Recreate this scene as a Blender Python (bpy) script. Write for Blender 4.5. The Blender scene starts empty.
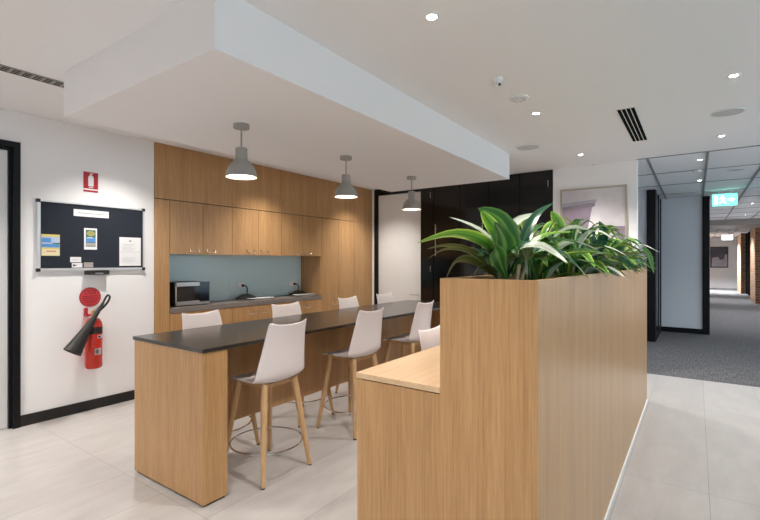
import bpy, bmesh, math, random
from mathutils import Vector, Matrix
PI = math.pi
S = bpy.context.scene
COL = S.collection
CEIL = 2.67        # main ceiling
KW = 4.69          # kitchen wall plane (y)
FW = 6.38          # far wall plane (x)

# ------------------------------------------------------------------ materials
def srgb(r, g, b):
    f = lambda c: (c/255)/12.92 if c/255 <= .04045 else ((c/255+.055)/1.055)**2.4
    return (f(r), f(g), f(b), 1)

def newmat(name):
    m = bpy.data.materials.new(name); m.use_nodes = True
    nt = m.node_tree; b = nt.nodes['Principled BSDF']
    return m, nt, b

def plain(name, col, rough=.5, metal=0., spec=.5, noise=0., nscale=40, bump=0.):
    m, nt, b = newmat(name)
    b.inputs['Roughness'].default_value = rough
    b.inputs['Metallic'].default_value = metal
    b.inputs['Specular IOR Level'].default_value = spec
    tc = nt.nodes.new('ShaderNodeTexCoord')
    nz = nt.nodes.new('ShaderNodeTexNoise'); nz.inputs['Scale'].default_value = nscale
    nz.inputs['Detail'].default_value = 4
    nt.links.new(tc.outputs['Object'], nz.inputs['Vector'])
    mx = nt.nodes.new('ShaderNodeMix'); mx.data_type = 'RGBA'
    mx.inputs['A'].default_value = tuple(c*(1-noise) for c in col[:3])+(1,)
    mx.inputs['B'].default_value = tuple(min(1, c*(1+noise)) for c in col[:3])+(1,)
    nt.links.new(nz.outputs['Fac'], mx.inputs['Factor'])
    nt.links.new(mx.outputs['Result'], b.inputs['Base Color'])
    if bump:
        bp = nt.nodes.new('ShaderNodeBump'); bp.inputs['Strength'].default_value = bump
        bp.inputs['Distance'].default_value = .002
        nt.links.new(nz.outputs['Fac'], bp.inputs['Height'])
        nt.links.new(bp.outputs['Normal'], b.inputs['Normal'])
    return m

def emis(name, col, strength):
    m, nt, b = newmat(name)
    b.inputs['Base Color'].default_value = col
    b.inputs['Emission Color'].default_value = col
    b.inputs['Emission Strength'].default_value = strength
    return m

def wood(name, c0, c1, c2, scale=(70, 70, 1.4), broad=(9, 9, .35), rough=.42, coord='pos', spec=.4):
    """Fine straight-grained oak; the grain runs along the axis with the small scale."""
    m, nt, b = newmat(name)
    N, L = nt.nodes, nt.links
    if coord == 'pos':
        src = N.new('ShaderNodeNewGeometry').outputs['Position']
    else:
        src = N.new('ShaderNodeTexCoord').outputs['Object']
    def nz(sc, det, rgh=.6):
        mp = N.new('ShaderNodeMapping'); mp.inputs['Scale'].default_value = sc
        L.new(src, mp.inputs['Vector'])
        n = N.new('ShaderNodeTexNoise'); n.inputs['Scale'].default_value = 1
        n.inputs['Detail'].default_value = det; n.inputs['Roughness'].default_value = rgh
        L.new(mp.outputs['Vector'], n.inputs['Vector']); return n
    f = nz(scale, 5, .7); g = nz(broad, 3)
    h = nz(tuple(s*3.2 for s in scale), 2)
    a = N.new('ShaderNodeMath'); a.operation = 'MULTIPLY_ADD'
    a.inputs[1].default_value = .55
    L.new(f.outputs['Fac'], a.inputs[0])
    g2 = N.new('ShaderNodeMath'); g2.operation = 'MULTIPLY'; g2.inputs[1].default_value = .3
    L.new(g.outputs['Fac'], g2.inputs[0]); L.new(g2.outputs[0], a.inputs[2])
    a2 = N.new('ShaderNodeMath'); a2.operation = 'MULTIPLY_ADD'; a2.inputs[1].default_value = .15
    L.new(h.outputs['Fac'], a2.inputs[0]); L.new(a.outputs[0], a2.inputs[2])
    cr = N.new('ShaderNodeValToRGB')
    cr.color_ramp.elements[0].position = .34; cr.color_ramp.elements[0].color = c0
    cr.color_ramp.elements[1].position = .66; cr.color_ramp.elements[1].color = c2
    e = cr.color_ramp.elements.new(.5); e.color = c1
    L.new(a2.outputs[0], cr.inputs['Fac']); L.new(cr.outputs['Color'], b.inputs['Base Color'])
    b.inputs['Roughness'].default_value = rough
    b.inputs['Specular IOR Level'].default_value = spec
    bp = N.new('ShaderNodeBump'); bp.inputs['Strength'].default_value = .12; bp.inputs['Distance'].default_value = .001
    L.new(f.outputs['Fac'], bp.inputs['Height']); L.new(bp.outputs['Normal'], b.inputs['Normal'])
    return m

M = {}
M['paint'] = plain('white_wall_paint', (.86, .85, .85, 1), .6, noise=.012, nscale=3, bump=.02)
M['ceil'] = plain('ceiling_paint', (.83, .815, .815, 1), .8, noise=.01, nscale=2)
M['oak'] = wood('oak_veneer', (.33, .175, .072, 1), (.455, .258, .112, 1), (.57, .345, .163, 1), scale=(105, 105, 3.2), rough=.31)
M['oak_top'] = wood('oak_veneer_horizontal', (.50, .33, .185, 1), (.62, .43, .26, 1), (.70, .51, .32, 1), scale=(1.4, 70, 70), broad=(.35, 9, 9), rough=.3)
M['oak_dark'] = wood('shadow_oak_panel', (.26, .14, .07, 1), (.36, .2, .1, 1), (.44, .26, .14, 1))
M['leg'] = wood('beech_leg', (.48, .28, .135, 1), (.60, .38, .19, 1), (.68, .46, .25, 1), coord='obj', rough=.4)
M['gap'] = plain('dark_recess', (.015, .012, .01, 1), .8)
M['black'] = plain('black_satin_metal', (.004, .004, .005, 1), .45, spec=.25, noise=.1)
M['gloss'] = plain('black_gloss_panel', (.0045, .004, .004, 1), .10, spec=.5)
M['base'] = plain('black_skirting', (.008, .008, .008, 1), .35)
M['stone'] = plain('charcoal_benchtop', (.022, .019, .017, 1), .24, noise=.25, nscale=200, spec=.7)
M['grey_top'] = plain('grey_laminate_worktop', (.20, .17, .15, 1), .4, noise=.1, nscale=150)
M['glass'] = plain('blue_grey_splashback', (.60, .80, .86, 1), .12, noise=.01)
M['chair'] = plain('white_polycarbonate', (.84, .78, .785, 1), .28, noise=.01, spec=.5)
M['chrome'] = plain('brushed_chrome', (.75, .74, .72, 1), .18, 1.0)
M['steel'] = plain('stainless_steel', (.55, .52, .49, 1), .28, 1.0, noise=.05, nscale=80)
M['handle'] = plain('satin_nickel', (.62, .56, .48, 1), .3, 1.0)
M['lamp'] = plain('grey_lamp_enamel', (.30, .285, .26, 1), .55, noise=.05, nscale=60)
M['lampin'] = plain('white_lamp_inside', (.85, .82, .78, 1), .5)
M['bulb'] = emis('warm_diffuser', (1, .86, .70, 1), 5)
M['led'] = emis('downlight_lens', (1, .93, .84, 1), 30)
M['trimw'] = plain('white_plastic', (.78, .78, .77, 1), .4)
M['grille'] = plain('grey_speaker_mesh', (.56, .55, .54, 1), .7, noise=.1, nscale=300)
M['ventd'] = plain('dark_vent_slot', (.006, .006, .007, 1), .9, spec=.05)
M['ventg'] = plain('grey_vent_blade', (.30, .28, .26, 1), .5)
M['alu'] = plain('silver_aluminium', (.72, .73, .74, 1), .35, .6)
M['felt'] = plain('dark_navy_felt', (.012, .017, .028, 1), .9, noise=.2, nscale=300)
M['red'] = plain('red_enamel', (.62, .035, .02, 1), .25, noise=.02)
M['redsign'] = plain('red_sign_plastic', (.42, .012, .02, 1), .4)
M['disc'] = plain('red_disc_plastic', (.62, .05, .06, 1), .4)
M['darkred'] = plain('dark_red_print', (.16, .004, .008, 1), .5)
M['rubber'] = plain('black_rubber', (.016, .015, .014, 1), .5, noise=.1)
M['brass'] = plain('brass_valve', (.55, .40, .16, 1), .35, .9)
M['paper'] = plain('white_paper', (.82, .82, .83, 1), .7, noise=.01)
M['paperg'] = plain('grey_card', (.42, .39, .37, 1), .7, noise=.2, nscale=60)
M['ink'] = plain('grey_ink', (.30, .30, .32, 1), .7)
M['inkd'] = plain('dark_ink', (.02, .02, .03, 1), .7)
M['yellow'] = plain('yellow_print', (.72, .60, .16, 1), .6, noise=.1)
M['cream'] = plain('cream_print', (.80, .72, .45, 1), .6, noise=.05)
M['blueprint'] = plain('blue_print', (.09, .27, .60, 1), .6, noise=.35, nscale=25)
M['skyprint'] = plain('pale_sky_print', (.45, .55, .70, 1), .6, noise=.2, nscale=18)
M['greenprint'] = plain('green_print', (.05, .14, .09, 1), .6, noise=.2)
M['olive'] = plain('olive_print', (.38, .35, .12, 1), .6, noise=.5, nscale=70)
M['redprint'] = plain('red_print', (.6, .12, .1, 1), .6)
M['soil'] = plain('dark_soil', (.02, .014, .01, 1), .95, noise=.5, nscale=60, bump=.8)
M['stem'] = plain('green_stem', (.10, .17, .04, 1), .5, noise=.2)
M['white_stem'] = plain('pale_stem', (.42, .38, .22, 1), .6, noise=.2)
M['doorw'] = plain('white_door_laminate', (.78, .775, .77, 1), .3, noise=.01)
M['frost'] = plain('frosted_glazing', (.74, .73, .76, 1), .35, noise=.02)
M['darkglass'] = plain('dark_glass', (.02, .024, .03, 1), .12)
M['exit'] = emis('exit_sign_green', (.10, .80, .60, 1), 2.8)
M['exitw'] = emis('exit_sign_white', (.85, 1, .95, 1), 3.5)
M['sign2'] = emis('white_lit_sign', (.9, .92, 1, 1), 1.6)
M['picframe'] = plain('pale_oak_frame', (.42, .38, .31, 1), .4, noise=.05)
M['mic_glass'] = plain('black_oven_glass', (.010, .009, .009, 1), .08)
M['mic_blue'] = plain('dark_blue_control_panel', (.006, .012, .022, 1), .12)
M['tbar'] = plain('grey_ceiling_grid', (.25, .25, .26, 1), .5)

def mat_floor():
    m, nt, b = newmat('stone_look_tile'); N, L = nt.nodes, nt.links
    g = N.new('ShaderNodeNewGeometry')
    mp = N.new('ShaderNodeMapping'); mp.inputs['Location'].default_value = (-1.45, .065, 0)
    L.new(g.outputs['Position'], mp.inputs['Vector'])
    br = N.new('ShaderNodeTexBrick'); br.offset = 0; br.squash = 1
    br.inputs['Scale'].default_value = 1; br.inputs['Brick Width'].default_value = 1.9
    br.inputs['Row Height'].default_value = .45; br.inputs['Mortar Size'].default_value = .0022
    br.inputs['Mortar Smooth'].default_value = .3
    br.inputs['Color1'].default_value = (.47, .47, .47, 1); br.inputs['Color2'].default_value = (.52, .52, .52, 1)
    br.inputs['Mortar'].default_value = (.30, .30, .30, 1)
    L.new(mp.outputs['Vector'], br.inputs['Vector'])
    mp2 = N.new('ShaderNodeMapping'); mp2.inputs['Scale'].default_value = (2.2, 6.5, 1)
    L.new(g.outputs['Position'], mp2.inputs['Vector'])
    n1 = N.new('ShaderNodeTexNoise'); n1.inputs['Scale'].default_value = 1.2; n1.inputs['Detail'].default_value = 8
    n1.inputs['Roughness'].default_value = .65
    L.new(mp2.outputs['Vector'], n1.inputs['Vector'])
    cr = N.new('ShaderNodeValToRGB')
    cr.color_ramp.elements[0].position = .3; cr.color_ramp.elements[0].color = (.80, .75, .72, 1)
    cr.color_ramp.elements[1].position = .72; cr.color_ramp.elements[1].color = (1.0, .955, .925, 1)
    L.new(n1.outputs['Fac'], cr.inputs['Fac'])
    mx = N.new('ShaderNodeMix'); mx.data_type = 'RGBA'; mx.blend_type = 'MULTIPLY'; mx.inputs['Factor'].default_value = 1
    L.new(br.outputs['Color'], mx.inputs['A']); L.new(cr.outputs['Color'], mx.inputs['B'])
    L.new(mx.outputs['Result'], b.inputs['Base Color'])
    n2 = N.new('ShaderNodeMapRange'); n2.inputs['To Min'].default_value = .26; n2.inputs['To Max'].default_value = .44
    L.new(n1.outputs['Fac'], n2.inputs['Value']); L.new(n2.outputs['Result'], b.inputs['Roughness'])
    bp = N.new('ShaderNodeBump'); bp.inputs['Strength'].default_value = .25; bp.inputs['Distance'].default_value = .002
    L.new(br.outputs['Fac'], bp.inputs['Height']); bp.invert = True
    L.new(bp.outputs['Normal'], b.inputs['Normal'])
    return m
def mat_carpet():
    m, nt, b = newmat('grey_loop_carpet'); N, L = nt.nodes, nt.links
    g = N.new('ShaderNodeNewGeometry')
    mp = N.new('ShaderNodeMapping'); mp.inputs['Scale'].default_value = (6, 90, 1)
    L.new(g.outputs['Position'], mp.inputs['Vector'])
    n1 = N.new('ShaderNodeTexNoise'); n1.inputs['Scale'].default_value = 1; n1.inputs['Detail'].default_value = 5
    L.new(mp.outputs['Vector'], n1.inputs['Vector'])
    n2 = N.new('ShaderNodeTexNoise'); n2.inputs['Scale'].default_value = 130; n2.inputs['Detail'].default_value = 2
    L.new(g.outputs['Position'], n2.inputs['Vector'])
    ad = N.new('ShaderNodeMath'); ad.operation = 'ADD'
    L.new(n1.outputs['Fac'], ad.inputs[0]); L.new(n2.outputs['Fac'], ad.inputs[1])
    cr = N.new('ShaderNodeValToRGB')
    cr.color_ramp.elements[0].position = .75; cr.color_ramp.elements[0].color = (.078, .075, .078, 1)
    cr.color_ramp.elements[1].position = 1.0; cr.color_ramp.elements[1].color = (.18, .17, .17, 1)
    hf = N.new('ShaderNodeMath'); hf.operation = 'MULTIPLY'; hf.inputs[1].default_value = .85
    L.new(ad.outputs[0], hf.inputs[0]); L.new(hf.outputs[0], cr.inputs['Fac'])
    L.new(cr.outputs['Color'], b.inputs['Base Color'])
    b.inputs['Roughness'].default_value = .95; b.inputs['Specular IOR Level'].default_value = .15
    return m
def mat_brick():
    m, nt, b = newmat('tan_brick'); N, L = nt.nodes, nt.links
    g = N.new('ShaderNodeNewGeometry')
    sp = N.new('ShaderNodeSeparateXYZ'); L.new(g.outputs['Position'], sp.inputs[0])
    ad = N.new('ShaderNodeMath'); ad.operation = 'ADD'
    L.new(sp.outputs['X'], ad.inputs[0]); L.new(sp.outputs['Y'], ad.inputs[1])
    cb = N.new('ShaderNodeCombineXYZ'); L.new(ad.outputs[0], cb.inputs['X']); L.new(sp.outputs['Z'], cb.inputs['Y'])
    br = N.new('ShaderNodeTexBrick'); br.inputs['Scale'].default_value = 1
    br.inputs['Brick Width'].default_value = .24; br.inputs['Row Height'].default_value = .086
    br.inputs['Mortar Size'].default_value = .006
    br.inputs['Color1'].default_value = (.36, .20, .10, 1); br.inputs['Color2'].default_value = (.22, .11, .06, 1)
    br.inputs['Mortar'].default_value = (.45, .38, .30, 1)
    L.new(cb.outputs[0], br.inputs['Vector']); L.new(br.outputs['Color'], b.inputs['Base Color'])
    b.inputs['Roughness'].default_value = .85
    return m
def mat_leaf(name, mid, body, edge, rough=.32):
    m, nt, b = newmat(name); N, L = nt.nodes, nt.links
    uv = N.new('ShaderNodeUVMap'); sp = N.new('ShaderNodeSeparateXYZ'); L.new(uv.outputs['UV'], sp.inputs[0])
    a = N.new('ShaderNodeMath'); a.operation = 'SUBTRACT'; a.inputs[1].default_value = .5; L.new(sp.outputs['X'], a.inputs[0])
    ab = N.new('ShaderNodeMath'); ab.operation = 'ABSOLUTE'; L.new(a.outputs[0], ab.inputs[0])
    mp = N.new('ShaderNodeMapping'); mp.inputs['Scale'].default_value = (22, 1.2, 1); L.new(uv.outputs['UV'], mp.inputs['Vector'])
    nz = N.new('ShaderNodeTexNoise'); nz.inputs['Scale'].default_value = 1; L.new(mp.outputs['Vector'], nz.inputs['Vector'])
    ma = N.new('ShaderNodeMath'); ma.operation = 'MULTIPLY_ADD'; ma.inputs[1].default_value = .22
    L.new(nz.outputs['Fac'], ma.inputs[0])
    sb = N.new('ShaderNodeMath'); sb.operation = 'SUBTRACT'; sb.inputs[1].default_value = .11
    L.new(ab.outputs[0], sb.inputs[0]); L.new(sb.outputs[0], ma.inputs[2])
    cr = N.new('ShaderNodeValToRGB'); e = cr.color_ramp.elements
    e[0].position = 0; e[0].color = mid
    e[1].position = .5; e[1].color = edge
    x = e.new(.06); x.color = mid
    x = e.new(.11); x.color = body
    x = e.new(.33); x.color = body
    x = e.new(.42); x.color = edge
    L.new(ma.outputs[0], cr.inputs['Fac']); L.new(cr.outputs['Color'], b.inputs['Base Color'])
    b.inputs['Roughness'].default_value = rough
    b.inputs['Specular IOR Level'].default_value = .6
    b.inputs['Subsurface Weight'].default_value = 0
    tr = N.new('ShaderNodeBsdfTranslucent'); L.new(cr.outputs['Color'], tr.inputs['Color'])
    ms = N.new('ShaderNodeMixShader'); ms.inputs[0].default_value = .22
    L.new(b.outputs[0], ms.inputs[1]); L.new(tr.outputs[0], ms.inputs[2])
    L.new(ms.outputs[0], N['Material Output'].inputs['Surface'])
    return m
def mat_art():
    """Pale abstract wall picture: soft white field with faint clouds."""
    m, nt, b = newmat('pale_art_print'); N, L = nt.nodes, nt.links
    tc = N.new('ShaderNodeTexCoord')
    n1 = N.new('ShaderNodeTexNoise'); n1.inputs['Scale'].default_value = 2.2; n1.inputs['Detail'].default_value = 5
    L.new(tc.outputs['Object'], n1.inputs['Vector'])
    cr = N.new('ShaderNodeValToRGB')
    cr.color_ramp.elements[0].position = .35; cr.color_ramp.elements[0].color = (.56, .53, .56, 1)
    cr.color_ramp.elements[1].position = .62; cr.color_ramp.elements[1].color = (.76, .73, .74, 1)
    L.new(n1.outputs['Fac'], cr.inputs['Fac']); L.new(cr.outputs['Color'], b.inputs['Base Color'])
    b.inputs['Roughness'].default_value = .35
    return m
M['floor'] = mat_floor(); M['carpet'] = mat_carpet(); M['brick'] = mat_brick(); M['art'] = mat_art()
M['mauve'] = plain('mauve_print', (.27, .21, .27, 1), .4, noise=.35, nscale=5)
M['grey_print'] = plain('grey_mauve_print', (.22, .19, .23, 1), .4, noise=.2, nscale=5)
M['dark_print'] = plain('dark_slate_print', (.035, .035, .055, 1), .4, noise=.6, nscale=3)
M['pale_print'] = plain('pale_grey_print', (.38, .36, .42, 1), .4, noise=.5, nscale=3)
M['leafA'] = mat_leaf('leaf_green', (.10, .24, .045, 1), (.022, .095, .017, 1), (.09, .22, .04, 1))
M['leafB'] = mat_leaf('leaf_light_edge', (.06, .20, .03, 1), (.13, .31, .035, 1), (.42, .58, .10, 1))
M['leafC'] = mat_leaf('leaf_deep_teal', (.03, .14, .06, 1), (.009, .062, .03, 1), (.02, .10, .045, 1), .28)
M['leafD'] = mat_leaf('leaf_painted_sheen', (.42, .50, .34, 1), (.60, .65, .56, 1), (.45, .55, .36, 1), .25)  # whitish highlight of glossy green leaves, put into the leaf colour
M['leafE'] = mat_leaf('leaf_olive', (.10, .13, .03, 1), (.07, .10, .02, 1), (.16, .19, .05, 1), .5)

# ------------------------------------------------------------------ geometry helpers
def bx(bm, x0, x1, y0, y1, z0, z1, bev=0., mi=0):
    r = bmesh.ops.create_cube(bm, size=1)
    vs = r['verts']
    for v in vs:
        v.co = Vector(((x0+x1)/2+v.co.x*(x1-x0), (y0+y1)/2+v.co.y*(y1-y0), (z0+z1)/2+v.co.z*(z1-z0)))
    fs = {f for v in vs for f in v.link_faces}
    for f in fs: f.material_index = mi
    if bev:
        es = list({e for v in vs for e in v.link_edges})
        bmesh.ops.bevel(bm, geom=es, offset=bev, segments=2, affect='EDGES', profile=.7)
    return bm
def cyl(bm, p0, p1, r0, r1=None, seg=20, cap=True):
    r1 = r0 if r1 is None else r1
    p0, p1 = Vector(p0), Vector(p1); d = p1-p0
    q = d.to_track_quat('Z', 'Y').to_matrix().to_4x4()
    mt = Matrix.Translation((p0+p1)/2) @ q
    bmesh.ops.create_cone(bm, cap_ends=cap, segments=seg, radius1=r0, radius2=r1, depth=d.length, matrix=mt)
    return bm
def lathe(bm, prof, seg=32, c=(0, 0, 0), close=False):
    rings = []
    for r, z in prof:
        if r < 1e-6: rings.append([bm.verts.new((c[0], c[1], c[2]+z))])
        else: rings.append([bm.verts.new((c[0]+r*math.cos(2*PI*k/seg), c[1]+r*math.sin(2*PI*k/seg), c[2]+z)) for k in range(seg)])
    for a, b in zip(rings[:-1], rings[1:]):
        for k in range(seg):
            k2 = (k+1) % seg
            if len(a) == 1 and len(b) == 1: continue
            if len(a) == 1: bm.faces.new((a[0], b[k2], b[k]))
            elif len(b) == 1: bm.faces.new((a[k], a[k2], b[0]))
            else: bm.faces.new((a[k], a[k2], b[k2], b[k]))
    return bm
def tube(bm, pts, r, seg=10, closed=False, taper=None):
    pts = [Vector(p) for p in pts]; n = len(pts); rings = []
    up = Vector((0, 0, 1))
    for i, p in enumerate(pts):
        if closed: t = pts[(i+1) % n]-pts[i-1]
        else: t = pts[min(i+1, n-1)]-pts[max(i-1, 0)]
        t.normalize()
        s = t.cross(up)
        if s.length < .05: s = t.cross(Vector((1, 0, 0)))
        s.normalize(); w = s.cross(t)
        rr = r if taper is None else r*taper[i]
        rings.append([bm.verts.new(p+rr*(math.cos(2*PI*k/seg)*s+math.sin(2*PI*k/seg)*w)) for k in range(seg)])
    for i in range(n if closed else n-1):
        a, b = rings[i], rings[(i+1) % n]
        for k in range(seg): bm.faces.new((a[k], a[(k+1) % seg], b[(k+1) % seg], b[k]))
    if not closed:
        bm.faces.new(rings[0]); bm.faces.new(rings[-1])
    return bm
def smoothpts(ctrl, n=24):
    ctrl = [Vector(c) for c in ctrl]; c = [ctrl[0]]+ctrl+[ctrl[-1]]; out = []
    segs = len(ctrl)-1
    for i in range(n+1):
        t = i/n*segs; k = min(int(t), segs-1); f = t-k
        p0, p1, p2, p3 = c[k], c[k+1], c[k+2], c[k+3]
        out.append(.5*((2*p1)+(p2-p0)*f+(2*p0-5*p1+4*p2-p3)*f*f+(3*p1-p0-3*p2+p3)*f**3))
    return out
def prism(bm, poly, axis, a, b):
    """Extrude a 2D outline along an axis from a to b. poly is in the other two axes' order."""
    def pt(p, w):
        return {'x': (w, p[0], p[1]), 'y': (p[0], w, p[1]), 'z': (p[0], p[1], w)}[axis]
    A = [bm.verts.new(pt(p, a)) for p in poly]; B = [bm.verts.new(pt(p, b)) for p in poly]
    bm.faces.new(A); bm.faces.new(B[::-1])
    n = len(poly)
    for i in range(n): bm.faces.new((A[i], B[i], B[(i+1) % n], A[(i+1) % n]))
    return bm
def obj(name, bm, mat, parent=None, smooth=False, world=True, **props):
    """Link one mesh object. Coordinates are world ones unless world=False (then local to the parent)."""
    bmesh.ops.recalc_face_normals(bm, faces=bm.faces[:])
    org = Vector((0, 0, 0))
    if parent is not None and world:
        p = parent
        while p is not None: org += p.location; p = p.parent
        bmesh.ops.translate(bm, verts=bm.verts[:], vec=-org)
    me = bpy.data.meshes.new(name); bm.to_mesh(me); bm.free()
    mats = mat if isinstance(mat, (list, tuple)) else [mat]
    for m in mats: me.materials.append(M[m])
    if smooth:
        for p in me.polygons: p.use_smooth = True
        if smooth != 'all':
            me.set_sharp_from_angle(angle=math.radians(40))
    o = bpy.data.objects.new(name, me); COL.objects.link(o)
    o.parent = parent
    for k, v in props.items(): o[k] = v
    return o
def tag(o, label, cat, group=None):
    o['label'] = label; o['category'] = cat
    if group: o['group'] = group
    return o
def thing(name, label, cat, loc=(0, 0, 0), rz=0, group=None):
    o = bpy.data.objects.new(name, None); COL.objects.link(o)
    o.location = loc; o.rotation_euler = (0, 0, rz); o.empty_display_size = .1
    return tag(o, label, cat, group)
def dup(root, label, loc=None, rz=None, group=None):
    r = root.copy(); COL.objects.link(r); r['label'] = label
    if loc is not None: r.location = loc
    if rz is not None: r.rotation_euler = (0, 0, rz)
    if group: r['group'] = group
    def rec(a, b):
        for ch in a.children:
            c = ch.copy(); COL.objects.link(c); c.parent = b; rec(ch, c)
    rec(root, r)
    return r
def struct(name, bm, mat, parent=None, **k):
    return obj(name, bm, mat, parent, kind='structure', **k)
def B(*a, **k): return bx(bmesh.new(), *a, **k)
def text_bm(s, size, ext=.0008):
    c = bpy.data.curves.new('t', 'FONT'); c.body = s; c.size = size; c.extrude = ext
    c.align_x = 'CENTER'; c.align_y = 'CENTER'
    o = bpy.data.objects.new('t', c); COL.objects.link(o)
    bpy.context.view_layer.update()
    me = bpy.data.meshes.new_from_object(o.evaluated_get(bpy.context.evaluated_depsgraph_get()))
    bm = bmesh.new(); bm.from_mesh(me)
    bpy.data.objects.remove(o); bpy.data.curves.remove(c); bpy.data.meshes.remove(me)
    return bm
def text_on_kitchen_wall(s, size, x, y, z):
    bm = text_bm(s, size)
    bm.transform(Matrix.Translation((x, y, z)) @ Matrix(((1, 0, 0, 0), (0, 0, -1, 0), (0, 1, 0, 0), (0, 0, 0, 1))))
    return bm

# ------------------------------------------------------------------ the shell
struct('floor', B(-2.6, 6.535, -4, 5.2, -.1, 0), 'floor')
struct('floor_carpet', B(6.535, 30, -4, 4.0, -.1, 0.002), 'carpet')
struct('ceiling', B(-2.6, FW, -4, 5.2, CEIL, CEIL+.1), 'ceil')
struct('ceiling_corridor', B(FW, 30, -4, 4.0, CEIL+.004, CEIL+.1), 'ceil')
# kitchen-side wall: pieces around the left doorway and the joinery
struct('wall_left', B(1.345, 2.497, KW, KW+.12, 0, CEIL), 'paint')
struct('wall_left', B(-2.6, 1.345, KW, KW+.12, 2.41, CEIL), 'paint')
struct('wall_left', B(-2.6, .35, KW, KW+.12, 0, 2.41), 'paint')
struct('baseboard_left', B(1.345, 2.497, KW-.012, KW-.0005, 0, .095, bev=.002), 'base')
# left doorway
bm = bmesh.new()
bx(bm, 1.295, 1.345, KW-.02, KW+.11, 0, 2.41); bx(bm, .35, .40, KW-.02, KW+.11, 0, 2.41); bx(bm, .40, 1.295, KW-.02, KW+.11, 2.36, 2.41)
df = struct('door_1', bm, 'black')
bm = bmesh.new()
bx(bm, 1.275, 1.2949, KW+.02, KW+.10, 0, 2.34); bx(bm, .4001, .42, KW+.02, KW+.10, 0, 2.34); bx(bm, .4001, 1.2949, KW+.02, KW+.10, 2.34, 2.36)
struct('door_stop', bm, 'black', df)
struct('door_leaf', B(.42, 1.275, KW+.05, KW+.09, .005, 2.34), 'doorw', df)
bm = bmesh.new(); cyl(bm, (.49, KW+.05, 1.0), (.49, KW+.0, 1.0), .01); cyl(bm, (.49, KW+.005, 1.0), (.61, KW+.005, 1.0), .009)
struct('door_handle', bm, 'steel', df, smooth=True)

# bulkhead over the island
struct('ceiling_bulkhead', B(1.235, 5.19, 1.795, 3.47, 2.375, CEIL+.02, bev=.003), 'ceil')

# far wall: white sliver, black portal, white wall with the picture
struct('wall_far', B(FW, FW+.12, 4.619, KW+.12, 0, CEIL), 'paint')
bm = bmesh.new()
bx(bm, FW-.01, FW+.10, 4.543, 4.619, 0, CEIL); bx(bm, FW-.01, FW+.10, 3.679, 4.543, 2.555, CEIL)
bx(bm, FW-.01, FW+.10, 3.45, 3.679, 0, CEIL); bx(bm, FW+.03, FW+.10, 1.60, 3.45, 2.60, CEIL)
d2 = struct('door_2', bm, 'gloss')
struct('door_leaf', B(FW+.02, FW+.06, 3.68, 4.542, .006, 2.554), 'doorw', d2)
bm = bmesh.new(); cyl(bm, (FW+.02, 3.745, .86), (FW-.04, 3.745, .86), .011); cyl(bm, (FW-.04, 3.735, .86), (FW-.04, 3.87, .86), .009)
cyl(bm, (FW+.02, 3.745, .76), (FW+.005, 3.745, .76), .016)
struct('door_handle', bm, 'steel', d2, smooth=True)
edges = [1.60, 2.06, 2.52, 2.985, 3.45]
for i in range(4):
    a, b = edges[i], edges[i+1]
    t = thing('folding_door', ['black glossy folding door panel beside the white picture wall', 'black glossy folding door panel, second from the picture wall',
        'black glossy folding door panel, third from the picture wall', 'black glossy folding door panel nearest the white far door'][i], 'door', (FW, a, 0), group='glossy black folding doors')
    obj('panel', B(FW, FW+.04, a+.003, b-.003, .012, CEIL-.012, bev=.003), 'gloss', t)
    for zc in ((2.48, 1.29) if i in (0, 3) else ()):
        yy = a+.065 if i < 2 else b+.052
        bm = bmesh.new(); cyl(bm, (FW-.006, yy, zc-.045), (FW-.006, yy, zc+.045), .006, seg=10)
        obj('hinge', bm, 'steel', t, smooth=True)
    if i in (2, 3):
        yh = b-.05 if i == 3 else a+.55-.46
        bm = bmesh.new(); bx(bm, FW-.03, FW-.022, yh-.006, yh+.006, 1.5, 2.0); bx(bm, FW-.024, FW, yh-.005, yh+.005, 1.56, 1.58); bx(bm, FW-.024, FW, yh-.005, yh+.005, 1.92, 1.94)
        obj('pull_handle', bm, 'steel', t)
bm = bmesh.new(); bx(bm, FW, FW+.12, .598, 1.60, 0, CEIL)
struct('wall_picture', bm, 'paint')
struct('baseboard_picture', B(FW-.012, FW-.0005, .598, 1.6, 0, .095), 'base')
struct('wall_behind_doors', B(FW+.12, FW+.2, 1.4, KW+.12, 0, CEIL), 'black')
struct('trim_ceiling', B(FW-.03, FW, -4, .598, CEIL-.006, CEIL+.003), 'tbar')

# the room behind and to the right of the camera
struct('wall_back', B(-2.72, -2.6, -4, 5.2, 0, CEIL), 'paint')
bm = bmesh.new()
bx(bm, -2.6, FW, -4.12, -4, 0, .35); bx(bm, -2.6, FW, -4.12, -4, 2.45, CEIL+.1)
struct('wall_right', bm, 'paint')
bm = bmesh.new()
for k in range(7):
    x = -2.6+k*(FW+2.6)/6
    bx(bm, x-.03, x+.03, -4.08, -4.02, .35, 2.45)
bx(bm, -2.6, FW, -4.08, -4.02, .35, .40); bx(bm, -2.6, FW, -4.08, -4.02, 2.40, 2.45)
struct('window_1', bm, 'black')

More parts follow.
